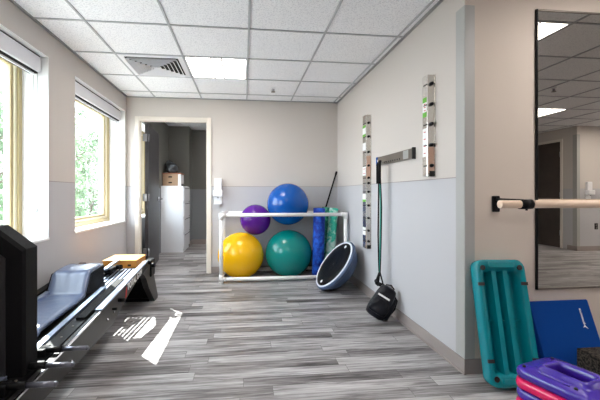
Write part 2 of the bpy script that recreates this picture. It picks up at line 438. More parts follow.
# doorway casing, stop and open door
dr = bpy.data.objects.new('door_1', None); C.objects.link(dr); dr['kind'] = 'structure'; dr.location = (DX0, YB, 0); dr['_w'] = (DX0, YB, 0)
s = MB()
for x0, x1 in ((DX0-.05, DX0), (DX1, DX1+.05)): s.box(x0, x1, YB-.014, YB, 0, DZ+.045, .003)
s.box(DX0, DX1, YB-.014, YB, DZ, DZ+.045, .003)
s.box(DX0-.02, DX0, YB, YB+.12, 0, DZ+.02); s.box(DX1, DX1+.02, YB, YB+.12, 0, DZ+.02); s.box(DX0, DX1, YB, YB+.12, DZ, DZ+.02)
s.box(DX0, DX0+.015, YB+.0, YB+.07, 0, DZ); s.box(DX1-.015, DX1, YB, YB+.07, 0, DZ); s.box(DX0+.015, DX1-.015, YB, YB+.07, DZ-.015, DZ)
s.build('door_frame', M['casing'], dr)
ang = R(94); hp = Vector((DX0+.04, YB+.135, 0))
dv = Vector((math.cos(ang), math.sin(ang), 0)); nv = Vector((math.sin(ang), -math.cos(ang), 0))
s = MB(); s.loops([[hp+dv*a+nv*b+Vector((0,0,z)) for a, b in ((0,0), (.88,0), (.88,.044), (0,.044))] for z in (.012, DZ-.02)], smooth=False)
dl = s.build('door_leaf', M['door'], dr)
s = MB(); p = hp+dv*.81+nv*.044+Vector((0,0,.99)); s.cyl(p, p+nv*.012, .034, .034, 20); s.cyl(p+nv*.01, p+nv*.065, .012); s.cyl(p+nv*.062+dv*.012, p+nv*.062-dv*.12, .012, .010); s.build('door_handle', M['chrome'], dl)
for z in (.28, 1.02, 1.83):
    s = MB(); s.cyl(hp+nv*.05-dv*.004+Vector((0,0,z-.05)), hp+nv*.05-dv*.004+Vector((0,0,z+.05)), .009); q = hp+Vector((0,0,z))
    s.box(DX0+.016, DX0+.07, YB+.11, YB+.124, z-.05, z+.05, .002); s.build('door_hinge', M['hinge'], dr)

# ------------------------------------------------------------------ office beyond the doorway
H2 = 2.43
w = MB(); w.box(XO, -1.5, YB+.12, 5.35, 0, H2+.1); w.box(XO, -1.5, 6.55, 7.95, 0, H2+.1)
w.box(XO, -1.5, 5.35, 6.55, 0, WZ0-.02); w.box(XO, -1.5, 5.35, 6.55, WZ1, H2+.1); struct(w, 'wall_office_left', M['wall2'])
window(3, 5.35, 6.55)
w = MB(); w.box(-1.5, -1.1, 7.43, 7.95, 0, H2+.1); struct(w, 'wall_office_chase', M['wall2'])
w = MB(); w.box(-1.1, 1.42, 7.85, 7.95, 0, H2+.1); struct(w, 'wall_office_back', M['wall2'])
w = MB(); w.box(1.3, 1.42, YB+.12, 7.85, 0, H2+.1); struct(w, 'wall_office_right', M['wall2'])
w = MB(); w.box(-1.5, 1.3, YB+.12, 7.85, H2, H2+.1); struct(w, 'ceiling_office', M['tile'])
b = MB(); b.box(-1.1, 1.3, 7.842, 7.85, 0, .1); b.box(-1.1, -1.092, 7.43, 7.85, 0, .1); struct(b, 'baseboard_office', M['base'])

# file cabinet
cx0, cx1, cy0, cy1, cz = -1.497, -1.085, 6.735, 7.425, 1.215
t = thing('file_cabinet', 'white four-drawer filing cabinet standing in the room beyond the doorway', 'cabinet', ((cx0+cx1)/2, (cy0+cy1)/2, 0))
s = MB(); s.box(cx0, cx1-.02, cy0, cy1, .0, cz, .004); s.build('cabinet_body', M['cab'], t)
for k in range(4):
    z0 = .07+k*.285; s = MB(); s.box(cx1-.02, cx1, cy0+.012, cy1-.012, z0, z0+.272, .004); dd = s.build('drawer', M['cab'], t)
    s = MB(); s.box(cx1, cx1+.012, cy0+.05, cy1-.05, z0+.238, z0+.252, .004); s.build('drawer_handle', M['chrome'], dd)
# small chest on the cabinet, bag on top
t = thing('storage_box', 'small tan two-drawer box with a red-brown lid on top of the white cabinet', 'box', (-1.33, 7.0, cz))
s = MB(); s.box(-1.49, -1.215, 6.85, 7.2, cz+.002, cz+.22, .003); s.build('box_body', M['carton'], t)
s = MB(); s.box(-1.215, -1.165, 6.85, 7.2, cz+.002, cz+.22, .003); s.build('side_panel', M['white'], t)
s = MB(); s.box(-1.495, -1.155, 6.84, 7.21, cz+.22, cz+.242, .003); s.build('lid', M['cartonlid'], t)
for z0 in (.01, .115):
    s = MB(); s.box(-1.48, -1.225, 6.842, 6.85, cz+z0, cz+z0+.098, .002); dd = s.build('drawer', M['carton'], t)
    s = MB(); s.box(-1.385, -1.32, 6.838, 6.842, cz+z0+.04, cz+z0+.065, .001); s.build('drawer_pull', M['black'], dd)
s = MB(); s.ball((-1.35, 7.0, cz+.242+.105), .13, (.9, .85, 1.0), 40, 24)
for v in s.bm.verts:
    n = noise.noise(v.co*18); v.co += (v.co-Vector((-1.35, 7.0, cz+.34))).normalized()*n*.022
    if v.co.z > cz+.37: v.co.x += -.04*(v.co.z-cz-.37)/.1
    v.co.z = max(v.co.z, cz+.244)
single(s, 'plastic_bag', M['bagp'], 'crumpled dark plastic bag lying on the tan box on the cabinet', 'bag', (-1.35, 7.0, cz+.243))
s = MB(); s.box(-1.15, -1.11, 6.82, 6.92, cz+.001, cz+.035, .006)
single(s, 'stapler', M['black'], 'small black stapler at the front edge of the white cabinet top', 'stapler')

# ------------------------------------------------------------------ ceiling fittings
def troffer(x, y, label, h=H, strength=None):
    t = thing('ceiling_light', label, 'light', (x, y, h), 'recessed square ceiling lights')
    a = .289; b = .296
    fr = MB()
    for sx in (-1, 1): fr.box(x+sx*(a-.012), x+sx*a, y-b, y+b, h-.002, h+.003)
    for sy in (-1, 1): fr.box(x-a, x+a, y+sy*(b-.012), y+sy*b, h-.002, h+.003)
    fr.build('frame', M['gridlight'], t)
    for x0, x1 in ((-a+.012, -.05), (-.045, .045), (.05, a-.012)):
        l = MB(); l.box(x+x0, x+x1, y-b+.012, y+b-.012, h-.001, h+.003); l.build('lens', M['lamp'], t)
    for xx in (-.05, .05):
        l = MB(); l.box(x+xx-.008, x+xx+.008, y-b+.012, y+b-.012, h-.004, h+.003); l.build('lens_divider', M['steeldark'], t)
    return t
def gc(i, j): return (.038+.6*i+.3, 4.64-.615*j-.3075)
troffer(*gc(-1, 1), 'square ceiling light beside the air diffuser above the doorway')
troffer(*gc(-1, 5), 'added unseen square ceiling light over the near end of the window machine, nearest to the window wall')  # out-of-view fitting added to light the room
troffer(*gc(3, 5), 'square ceiling light close to the mirror wall, its reflection topmost in the mirror')
troffer(*gc(7, 9), 'square ceiling light down the hall, second one reflected in the mirror')
troffer(*gc(10, 9), 'square ceiling light in the far hall, reflected at the right edge of the mirror')
troffer(*gc(-1, 9), 'added unseen square ceiling light at the front end of the room, on the window side')  # added behind the camera as extra room light
troffer(*gc(3, 9), 'added unseen square ceiling light in the middle of the front hall')  # extra light added behind the camera, not in the mirror
troffer(-.1, 5.75, 'added unseen square ceiling light in the office beyond the doorway, nearer the door', H2)  # added out of view to light the office
troffer(.6, 6.6, 'added unseen square ceiling light in the office beyond the doorway, further from the door', H2)  # second unseen fitting added to brighten the office
troffer(*gc(10, 5), 'added unseen square ceiling light near the far end of the mirror wall in the hall')  # added outside the mirror view to brighten the hall
troffer(*gc(11, 7), 'added unseen square ceiling light in the hall between the mirror wall and the far corner')  # unseen extra light added for the hall wall
troffer(*gc(12, 9), 'added unseen square ceiling light at the far east end of the hall')  # another unseen fitting added to lift the hall brightness

# four-way air diffuser
dx, dy = gc(-2, 1)
t = thing('air_diffuser', 'square white four-way louvred air diffuser beside the ceiling light', 'vent', (dx, dy, H))
s = MB(); a = .289
def sq(hx, z): return [(dx-hx, dy-hx, z), (dx+hx, dy-hx, z), (dx+hx, dy+hx, z), (dx-hx, dy+hx, z)]
s.loops([sq(a, H+.003), sq(a, H-.004), sq(.245, H-.004), sq(.245, H+.003)], ring=True, smooth=False); s.build('frame', M['white'], t)
s = MB(); s.box(dx-.25, dx+.25, dy-.25, dy+.25, H+.0022, H+.0038); s.build('backing', M['dark'], t)  # dark sheet standing for the shade between the louvres
for k in range(6):
    o = .238-k*.038; s = MB()
    z0, z1 = H-.022, H+.001
    s.loops([sq(o, z0), sq(o-.002, z0-.0015), sq(o-.021, z1-.0015), sq(o-.019, z1)], ring=True, smooth=False); s.build('louvre', M['white'], t)
# sprinklers
def sprinkler(x, y, label):
    t = thing('fire_sprinkler', label, 'sprinkler', (x, y, H-.05), 'ceiling sprinkler heads')
    s = MB(); s.cyl((x, y, H-.008), (x, y, H+.003), .036, .03, 24); s.build('escutcheon', M['white'], t)
    s = MB(); s.cyl((x, y, H-.04), (x, y, H-.008), .008); s.cyl((x-.018, y, H-.035), (x-.012, y, H-.008), .003, seg=8); s.cyl((x+.018, y, H-.035), (x+.012, y, H-.008), .003, seg=8); s.build('frame_arms', M['chrome'], t)
    s = MB(); s.cyl((x, y, H-.046), (x, y, H-.042), .026, .026, 16); s.build('deflector', M['steeldark'], t)
sprinkler(.35, 4.33, 'small ceiling sprinkler head near the back wall above the ball rack')
sprinkler(3.7, .05, 'small sprinkler head out in the hall, seen only in the mirror')

# ------------------------------------------------------------------ dispensers and outlet
def dispenser(x, y, z, sgn, label):
    t = thing('soap_dispenser', label, 'dispenser', (x, y, z), 'white hand sanitiser dispensers')
    Y = lambda a: y+sgn*a
    s = MB(); s.box(x-.05, x+.05, Y(0), Y(.055), z+.17, z+.345, .012); s.build('reservoir_cover', M['white'], t)
    s = MB(); s.box(x-.063, x+.063, Y(0), Y(.1), z+.1, z+.19, .014); s.build('dispenser_head', M['white'], t)
    s = MB(); s.box(x-.052, x+.052, Y(0), Y(.02), z, z+.1, .006); s.box(x-.052, x+.052, Y(.0), Y(.085), z, z+.014, .005); s.build('drip_tray', M['white'], t)
    s = MB(); s.cyl((x, Y(.06), z+.08), (x, Y(.06), z+.1), .01); s.build('nozzle', M['guard'], t)
dispenser(-.345, YB, .93, -1, 'white hand sanitiser dispenser on the back wall beside the doorway')
dispenser(6.42, HY, .95, 1, 'white hand sanitiser dispenser out in the hall, seen reflected in the mirror')
t = thing('wall_outlet', 'small dark wall outlet low on the hall wall, seen in the mirror', 'outlet', (6.6, HY, .4))
s = MB(); s.box(6.565, 6.635, HY, HY+.006, .4, .515, .002); s.build('cover_plate', M['black'], t)
s = MB(); s.box(6.585, 6.615, HY+.006, HY+.009, .415, .45, .003); s.box(6.585, 6.615, HY+.006, HY+.009, .465, .5, .003); s.build('socket', M['steel'], t)


# hall door seen in the mirror
d2 = bpy.data.objects.new('door_2', None); C.objects.link(d2); d2['kind'] = 'structure'; d2.location = (HX, -2.85, 0); d2['_w'] = (HX, -2.85, 0)
s = MB(); s.box(HX-.012, HX, -2.45, -2.40, 0, 2.15); s.box(HX-.012, HX, -3.41, -3.36, 0, 2.15); s.box(HX-.012, HX, -3.36, -2.45, 2.1, 2.15); s.build('door_frame', M['casing'], d2)
s = MB(); s.box(HX-.004, HX+.0005, -3.36, -2.45, .01, 2.1); dl = s.build('door_leaf', M['doorb'], d2)
for z in (.3, 1.05, 1.85):
    s = MB(); s.cyl((HX-.01, -2.455, z-.05), (HX-.01, -2.455, z+.05), .008); s.build('door_hinge', M['hinge'], d2)

# ------------------------------------------------------------------ mirror and ballet bar
t = thing('wall_mirror', 'large wall mirror with thin dark edge behind the wooden bar', 'mirror', (2.45, YM, .49))
s = MB(); s.box(1.763, 3.13, YM-.008, YM-.003, .496, 2.178); s.build('mirror_glass', M['mirror'], t)
for xx in (1.755, 3.127): s = MB(); s.box(xx, xx+.011, YM-.014, YM, .488, 2.186, .002); s.build('side_channel', M['black'], t)
for zz in (2.175, .488): s = MB(); s.box(1.766, 3.127, YM-.013, YM, zz, zz+.011, .002); s.build('edge_channel', M['steeldark'], t)
BY, BZ, BR = 1.78, 1.012, .0215
t = thing('ballet_bar', 'pale wooden handrail on black brackets running in front of the mirror', 'handrail', (2.2, YM, BZ))
s = MB(); s.cyl((1.357, BY, BZ), (3.3, BY, BZ), BR, BR, 28)
s.build('handrail', M['rail'], t)
for bx in (1.495, 2.95):
    s = MB(); s.box(bx-.024, bx+.024, YM-.012, YM, .96, 1.056, .005); br = s.build('wall_bracket', M['black'], t)
    s = MB(); s.cyl((bx, YM-.01, 1.035), (bx+.015, BY+.02, 1.03), .009, .009, 14); s.build('bracket_arm', M['black'], br)
    s = MB(); s.cyl((bx-.022, BY, BZ), (bx+.045, BY, BZ), BR+.005, BR+.005, 28); s.cyl((bx+.018, BY, BZ-.034), (bx+.018, BY, BZ-.02), .006); s.build('clamp_collar', M['black'], br)

# ------------------------------------------------------------------ steel hook strips on the right wall
def strip(yn, yf, z0, z1, label, pegs, labels, tan):
    t = thing('hook_rail', label, 'rail', (XR, (yn+yf)/2, z0), 'vertical steel anchor rails on the right wall')
    d = .05; s = MB()
    s.prism([(XR, yn-.008), (XR-.004, yn-.008), (XR-.006, yn), (XR-d, yn+.004), (XR-d-.003, yn+.012), (XR-d-.003, yf-.01), (XR-d, yf), (XR, yf)], 'z', z0, z1)
    s.build('channel', M['steel'], t)
    if tan:
        s = MB(); s.prism([(XR-.008, yn-.001), (XR-d+.002, yn+.002), (XR-d+.002, yn+.006), (XR-.008, yn+.006)], 'z', tan[0], tan[1]); s.build('tan_reflection', M['pink'], t)  # warm reflection painted as a strip on the steel side
    s = MB(); s.box(XR-d*.8, XR-.006, yn-.003, yn+.03, z0-.002, z0+.035); s.build('end_slot', M['dark'], t)
    for z in pegs:
        s = MB(); s.cyl((XR-d*.55, yn+.006, z), (XR-d*.55, yn-.014, z), .013, .012, 14); s.ball((XR-d*.55, yn-.014, z), .012, seg=12, rings=8)
        s.box(XR-d-.0045, XR-d+.002, yn+.008, yf-.02, z-.006, z+.002, .001)
        s.build('peg', M['black'], t)
    for (a, b, m, k) in labels:
        s = MB(); s.box(XR-d-.0038, XR-d-.0025, yn+.014, yf-.008, a, b); l = s.build('label_plate', M[m], t)
        if k:
            for q in range(k):
                zz = a+(b-a)*(q+.5)/k
                u = MB(); u.box(XR-d-.0044, XR-d-.0036, yn+.025, yf-.025, zz-.003, zz+.003); u.build('printed_line', M['redink' if m == 'label' else 'label'], l)
strip(2.336, 2.412, 1.19, 1.885, 'short vertical steel anchor rail high on the right wall nearest the corner',
      [1.822, 1.682, 1.546, 1.404, 1.262], [(1.70, 1.735, 'green', 0), (1.635, 1.70, 'label', 3), (1.60, 1.632, 'green', 0), (1.325, 1.52, 'label', 4)] , (1.21, 1.39))
strip(3.585, 3.70, .505, 1.885, 'long vertical steel anchor rail on the right wall nearer the ball rack',
      [1.80, 1.66, 1.5, 1.36, 1.235, 1.18, 1.09, .95, .82, .69, .58], [(1.755, 1.78, 'green', 0), (1.69, 1.755, 'label', 0), (1.665, 1.69, 'green', 0), (1.52, 1.6, 'label', 0), (1.26, 1.35, 'label', 2), (.985, 1.01, 'green', 0), (1.01, 1.07, 'label', 0), (.64, .72, 'label', 0)], (1.23, 1.46))

# horizontal rack with exercise tubing
t = thing('band_rack', 'grey horizontal hanging rack with a blue end cap on the right wall', 'rack', (XR, 2.93, 1.34))
s = MB(); s.box(XR-.028, XR, 2.62, 3.33, 1.338, 1.418, .003); s.build('rack_body', M['steeldark'], t)
s = MB(); s.box(XR-.034, XR, 3.33, 3.36, 1.335, 1.42, .004); s.build('end_cap', M['blueball'], t)
s = MB(); s.box(XR-.03, XR, 2.61, 2.62, 1.334, 1.424, .002); s.build('end_plate', M['gunmetal'], t)
s = MB(); s.box(XR-.03, XR-.027, 2.68, 2.77, 1.345, 1.412, .001); s.build('label_plate', M['guard'], t)
for k in range(9):
    y = 3.2-k*.045; s = MB(); s.box(XR-.0295, XR-.027, y-.008, y+.008, 1.35, 1.362, .001); s.build('slot', M['dark'], t)
s = MB(); s.tube([(XR-.027, 3.13, 1.36), (XR-.075, 3.13, 1.345), (XR-.1, 3.13, 1.35), (XR-.105, 3.13, 1.375)], .005, 8); s.build('hook', M['chrome'], t)
t = thing('resistance_band', 'black and teal resistance tubing with handles hanging from the wall rack', 'exercise band', (XR-.085, 3.13, .28))
bx, by = XR-.085, 3.13
s = MB(); s.tube([(bx-.01, by+.02, 1.16), (bx-.01, by+.022, 1.33), (bx, by+.008, 1.362), (bx, by-.008, 1.362), (bx-.01, by-.022, 1.33), (bx-.01, by-.02, 1.16)], .014, 12); s.build('foam_sleeve', M['rubber'], t)
for off, mm, rad in ((.034, 'rubber', .0075), (-.016, 'band', .0085), (-.036, 'rubber', .005)):
    s = MB(); s.tube([(bx, by+off*.6, 1.2), (bx+.004, by+off*1.1, .95), (bx, by+off*1.1, .7), (bx, by+off*.7, .48), (bx, by+off*.3, .355)], rad, 8); s.build('tube_cord', M[mm], t)
for off, tw in ((.035, .5), (-.035, -.35)):
    s = MB(); c0 = Vector((bx-.01, by+off, .31)); a = Vector((math.sin(tw)*.4, math.cos(tw), 0)).normalized()
    s.tube([Vector((bx, by, .37)), c0-a*.062-Vector((0,0,.05)), c0+a*.062-Vector((0,0,.05)), Vector((bx, by, .37))], .008, 8)
    s.build('webbing', M['black'], t)
    s = MB(); s.cyl(c0-a*.06-Vector((0,0,.05)), c0+a*.06-Vector((0,0,.05)), .018, .018, 16); s.build('handle_grip', M['rubber'], t)

# gym bag on the floor
bl = Vector((1.158, 2.92, 0))
t = thing('small_backpack', 'small dark nylon bag with white stripe slumped against the right wall', 'bag', bl)
def puffy(w, d, h, m4, name, m, parent, bulge=.25, amp=.01):
    tb = MB(); q = bmesh.new(); bmesh.ops.create_cube(q, size=2); bmesh.ops.subdivide_edges(q, edges=q.edges, cuts=9, use_grid_fill=True)
    for v in q.verts:
        x, y, z = v.co
        rx = 1-.14*(abs(y)**3)-.14*abs(z)**4; ry = 1-.22*abs(z)**3-.2*abs(x)**4; rz = 1-.12*abs(x)**3-.12*abs(y)**3
        n = noise.noise(Vector((x, y, z))*1.8+Vector((w*9, 3, 1)))
        v.co = Vector((x*w/2*rx*(1-.12*z), y*d/2*ry*(1-.2*z)+amp*n, z*h/2*rz))
    tb._merge(q, m4, True); return tb.build(name, m, parent)
tilt = Matrix.Rotation(R(27), 4, 'Y') @ Matrix.Rotation(R(-12), 4, 'X')
mb4 = Matrix.Translation(bl+Vector((-.005, 0, .158))) @ Matrix.Rotation(R(-32), 4, 'Z') @ tilt
body = puffy(.17, .12, .285, mb4, 'bag_body', M['cloth'], t)
m5 = mb4 @ Matrix.Translation((.0, -.05, -.035)); puffy(.155, .06, .13, m5, 'front_pocket', M['cloth'], t)
m5 = mb4 @ Matrix.Translation((.06, .03, -.02)); puffy(.1, .13, .2, m5, 'side_pocket', M['cloth'], t)
s = MB(); q = MB(); s.box(-.055, .05, -.0645, -.055, .045, .06, .003); bmesh.ops.transform(s.bm, matrix=mb4, verts=s.bm.verts); s.build('white_stripe', M['label'], t)
s = MB(); s.tube([mb4 @ Vector(p) for p in ((-.04, 0, .11), (-.035, 0, .145), (0, 0, .16), (.035, 0, .145), (.04, 0, .11))], .006, 8); s.build('grab_handle', M['black'], t)
s = MB(); s.tube([mb4 @ Vector(p) for p in ((.05, .03, .1), (.1, .03, .07), (.115, .02, 0), (.1, .02, -.08))], .008, 8); s.build('shoulder_strap', M['black'], t)

# ------------------------------------------------------------------ ball rack of white pipe
RX0, RX1, RY0, RY1, RZ = -.27, 1.25, 4.345, 4.872, .815
t = thing('pipe_rack', 'white plastic pipe rack holding the exercise balls in the corner', 'rack', ((RX0+RX1)/2, (RY0+RY1)/2, 0))
pr = .022
for x in (RX0, RX1):
    for y in (RY0, RY1):
        s = MB(); s.cyl((x, y, .0), (x, y, RZ), pr); po = s.build('post', M['pvc'], t)
        s = MB(); s.cyl((x, y, RZ-.055), (x, y, RZ+.024), pr+.005); sx = 1 if x == RX0 else -1; sy = 1 if y == RY0 else -1
        s.cyl((x, y, RZ), (x+sx*.055, y, RZ), pr+.005); s.cyl((x, y, RZ), (x, y+sy*.055, RZ), pr+.005); s.build('corner_fitting', M['pvc'], po)
        s = MB(); s.cyl((x, y, .015), (x, y, .105), pr+.005); s.cyl((x, y, .05), (x+sx*.055, y, .05), pr+.005); s.cyl((x, y, .05), (x, y+sy*.055, .05), pr+.005); s.cyl((x, y, 0), (x, y, .02), pr+.006); s.build('foot_fitting', M['pvc'], po)
for y in (RY0, RY1):
    for z in (.05, RZ):
        s = MB(); s.cyl((RX0, y, z), (RX1, y, z), pr); s.build('long_rail', M['pvc'], t)
for x in (RX0, RX1):
    for z in (.05, RZ):
        s = MB(); s.cyl((x, RY0, z), (x, RY1, z), pr); s.build('side_rail', M['pvc'], t)
def xball(x, y, z, r, m, label):
    root = thing('exercise_ball', label, 'ball', (x, y, z-r), 'inflated exercise balls on the pipe rack')
    s = MB(); bmw = s.ball((x, y, z), r, seg=64, rings=36)
    for v in s.bm.verts:      # moulded rings around the vertical axis
        d = v.co-Vector((x, y, z)); lat = math.asin(max(-1, min(1, d.z/r)))
        v.co -= d*.003*(.5+.5*math.cos(lat*40))*(abs(lat) > .35)
    s.build('ball_skin', M[m], root)
    s = MB(); p = Vector((x, y, z))+Vector((.5, -.8, .33)).normalized()*r; q = (p-Vector((x, y, z))).normalized()
    s.cyl(p-q*.004, p+q*.002, .007, .006, 12); s.build('valve_plug', M[m], root)
xball(-.04, 4.61, .29, .289, 'yellow', 'large yellow exercise ball on the lower left of the pipe rack')
xball(.572, 4.612, .303, .302, 'tealball', 'large teal green exercise ball on the floor below the blue ball')
xball(.148, 4.668, .735, .197, 'purpleball', 'purple exercise ball wedged between the yellow and blue balls')
xball(.562, 4.6085, .936, .268, 'blueball', 'blue exercise ball perched highest, on top of the pipe rack')

# foam rollers
def roller(p0, p1, r, m, label):
    p0, p1 = Vector(p0), Vector(p1); d = (p1-p0).normalized()
    q = d.to_track_quat('Z', 'Y').to_matrix().to_4x4(); L = (p1-p0).length
    s = MB(); s.lathe([(0, 0), (r-.006, 0), (r, .006), (r, L-.006), (r-.006, L), (0, L)], Matrix.Translation(p0) @ q, 36)
    o = single(s, 'foam_roller', m, label, 'foam roller', p0, 'foam rollers standing in the rack'); return o
roller((.922, 4.452, .005), (.942, 4.452, .89), .074, M['blueroll'], 'blue marbled foam roller standing in the rack beside the teal ball')
roller((1.03, 4.70, .005), (1.09, 4.70, .89), .056, M['greenroll'], 'darker green marbled foam roller, middle of the three standing in the rack')
roller((1.075, 4.55, .012), (1.158, 4.56, .885), .058, M['mintroll'], 'mint and white marbled foam roller nearest the right end of the rack')
t = thing('exercise_stick', 'thin black exercise pole leaning into the corner above the rollers', 'pole', (.86, 4.87, 0))
a0, a1 = Vector((.86, 4.908, .008)), Vector((1.283, 4.91, 1.375))
s = MB(); s.cyl(a0, a1, .0105, .0105, 14); s.build('pole_shaft', M['black'], t)
s = MB(); s.cyl(a1-(a1-a0).normalized()*.04, a1+(a1-a0).normalized()*.006, .014, .014, 14); s.build('pole_cap', M['rubber'], t)

# half-ball balance trainer leaning in front of the rack
n = Vector((-.79, -.09, .61)).normalized()
cB = Vector((1.012, 3.96, .272))
t = thing('balance_trainer', 'half-ball balance trainer with black platform leaning against the wall and rack', 'balance trainer', (1.08, 4.0, 0))
q = Matrix.Translation(cB) @ n.to_track_quat('Z', 'Y').to_matrix().to_4x4()
s = MB(); s.lathe([(.285, -.02), (.283, -.05), (.265, -.095), (.225, -.135), (.15, -.165), (.07, -.178), (0, -.182)], q, 56); s.build('dome', M['bosu'], t)
s = MB(); s.lathe([(.286, .012), (.292, .018), (.309, .008), (.317, -.006), (.312, -.026), (.296, -.036), (.28, -.03), (.286, .012)], q, 56); s.build('rim', M['bosu'], t)
s = MB(); s.lathe([(.281, .012), (.284, .021), (.298, .019), (.303, .009), (.281, .012)], q, 56); s.build('rim_ring', M['bosurim'], t)
s = MB(); s.lathe([(0, .014), (.10, .014), (.105, .0155), (.2, .0155), (.205, .014), (.283, .013), (.283, -.02), (0, -.02)], q, 56); s.build('platform', M['bosutop'], t)
long = (Vector((0,0,1))-n*n.z).normalized(); side = long.cross(n)
for k in (-1, 1):
    p = cB+long*.235*k+n*.013; s = MB(); s.cyl(p, p+n*.006, .018, .016, 20); s.build('grip_plug', M['white'], t)
s = MB(); s.cyl(cB+n*.013, cB+n*.018, .014, .012, 20); s.build('valve', M['gunmetal'], t)
s = MB(); s.tube([cB+n*.02+side*.03*math.sin(k*.3)+long*(.0+.16*k/10-.08) for k in range(11)], .0012, 6); s.build('platform_mark', M['gunmetal'], t)

# ------------------------------------------------------------------ incline trainer by the windows
t = thing('incline_trainer', 'long low black and silver sliding incline exercise machine along the window wall', 'exercise machine', (-1.2, 2.6, 0))
xr0, xr1 = -.93, -.90
def beam(x0, x1):
    s = MB()
    s.prism([(.9, .13), (.9, .20), (1.57, .254), (2.4, .326), (3.49, .432), (3.53, .42), (3.50, .372), (3.24, .352), (2.80, .235), (2.62, .165), (1.57, .13)], 'x', x0, x1)
    return s
beam(xr0, xr1).build('side_beam', M['gunmetal'], t)
beam(-1.50, -1.47).build('side_beam', M['gunmetal'], t)
def zt(y):      # height of the beam top along the machine
    P = [(.9, .20), (1.57, .254), (2.4, .326), (3.49, .432)]
    for (a, b), (c_, d_) in zip(P, P[1:]):
        if y <= c_: return b+(d_-b)*(y-a)/(c_-a)
    return P[-1][1]
def along(x0, x1, y0, y1, dz0, dz1, bev=0):     # bar following the slope
    s = MB(); ys_ = [y0+(y1-y0)*k/8 for k in range(9)]
    s.loops([[(x0, y, zt(y)+dz0), (x1, y, zt(y)+dz0), (x1, y, zt(y)+dz1), (x0, y, zt(y)+dz1)] for y in ys_], smooth=False)
    return s
along(-.936, -.896, 2.4, 3.5, -.002, .010).build('beam_cap', M['silver'], t)
along(-.905, -.897, .95, 2.4, -.008, .002).build('beam_cap', M['chrome'], t)
# rear stand
s = MB(); s.prism([(3.30, .36), (3.50, .40), (3.60, .40), (3.68, .28), (3.84, .03), (3.84, 0), (3.72, 0), (3.48, .20), (3.40, .30)], 'x', -.935, -.885); s.build('rear_leg', M['gunmetal'], t)
s = MB(); s.prism([(3.30, .36), (3.50, .40), (3.60, .40), (3.68, .28), (3.84, .03), (3.84, 0), (3.72, 0), (3.48, .20), (3.40, .30)], 'x', -1.51, -1.465); s.build('rear_leg', M['gunmetal'], t)
s = MB(); s.box(-1.465, -.935, 3.70, 3.79, .0, .03, .004); s.build('cross_foot', M['black'], t)
s = MB(); s.box(-1.465, -.935, 3.715, 3.735, .03, .316, .002); s.build('stand_panel', M['black'], t)
s = MB(); s.box(-.93, -.87, 3.53, 3.67, .28, .44, .01); s.build('end_bracket', M['black'], t)
s = MB(); s.box(-.93, -.9, 3.6, 3.75, .2, .36, .006); s.build('end_plate', M['gunmetal'], t)  # joint plate extended to block a sliver of sun past the beam
s = MB(); s.cyl((-.86, 3.5, .40), (-.83, 3.5, .40), .022, .022, 18); s.build('lock_knob', M['black'], t)
# front feet
for x in (-.93, -1.5):
    s = MB(); s.box(x, x+.03, 1.0, 1.1, 0, .14, .003); s.build('front_leg', M['gunmetal'], t)
# silver inner rails
for x in (-1.065, -1.42):
    along(x+.008, x+.04, .95, 2.82, -.02, .010).build('slide_rail', M['silver'], t)
along(-1.017, -.94, .95, 2.3, -.03, .0).build('rail_channel', M['black'], t)
along(-1.47, -1.42, .95, 3.44, -.03, .02).build('rail_channel', M['black'], t)
for k in range(9):
    y = 1.15+k*.13; s = MB(); s.cyl((-.975, y, zt(y)-.005), (-.975, y, zt(y)+.003), .006, .006, 10); s.build('bolt', M['steeldark'], t)
for y in (2.0, 2.13, 2.5, 2.62):
    z = zt(y)-.1; s = MB(); s.cyl((-.9, y, z), (-.893, y, z), .008, .008, 12); s.build('bolt', M['chrome'], t)
s = MB(); s.cyl((-.9, 2.72, .30), (-.855, 2.72, .30), .014, .014, 14); s.cyl((-.9, 2.60, .275), (-.87, 2.60, .275), .009, .009, 14); s.build('lock_knob', M['black'], t)
# black side bolster on the carriage
along(-1.0, -.945, 2.28, 2.98, -.09, .012).build('side_bolster', M['pad'], t)
# pegs
for y in (1.885, 1.735, 1.585):
    z = .283+(y-1.585)*.07; s = MB(); s.cyl((-.90, y, z), (-.775, y, z), .0115, .0115, 18); s.ball((-.775, y, z), .0115, seg=18, rings=10); pg = s.build('foot_peg', M['pegmetal'], t)
    s = MB(); s.cyl((-.985, y, z), (-.885, y, z), .0155, .0155, 18); s.build('peg_collar', M['black'], pg)
    s = MB(); s.box(-1.0, -.955, y-.03, y+.03, z-.05, z+.012, .005); s.build('peg_block', M['black'], pg)
# slatted deck (its shadow stripes the floor)
for k in range(6):
    x = -1.2+k*.034; s = MB()
    s.loops([[(x, y, zt(y)-.066), (x+.018, y, zt(y)-.066), (x+.018, y, zt(y)-.062), (x, y, zt(y)-.062)] for y in (2.66, 3.5)], smooth=False); s.build('deck_slat', M['silver'], t)
s = MB(); s.box(-1.42, -.935, 3.5, 3.545, .24, .368, .003); s.build('cross_bar', M['black'], t)
s = MB(); s.box(-1.42, -.935, 2.62, 2.66, zt(2.66)-.1, zt(2.66)-.06, .003); s.build('cross_bar', M['black'], t)
s = MB(); s.box(-1.42, -1.16, 2.66, 3.5, .25, .268, .003); s.build('deck_plate', M['black'], t)
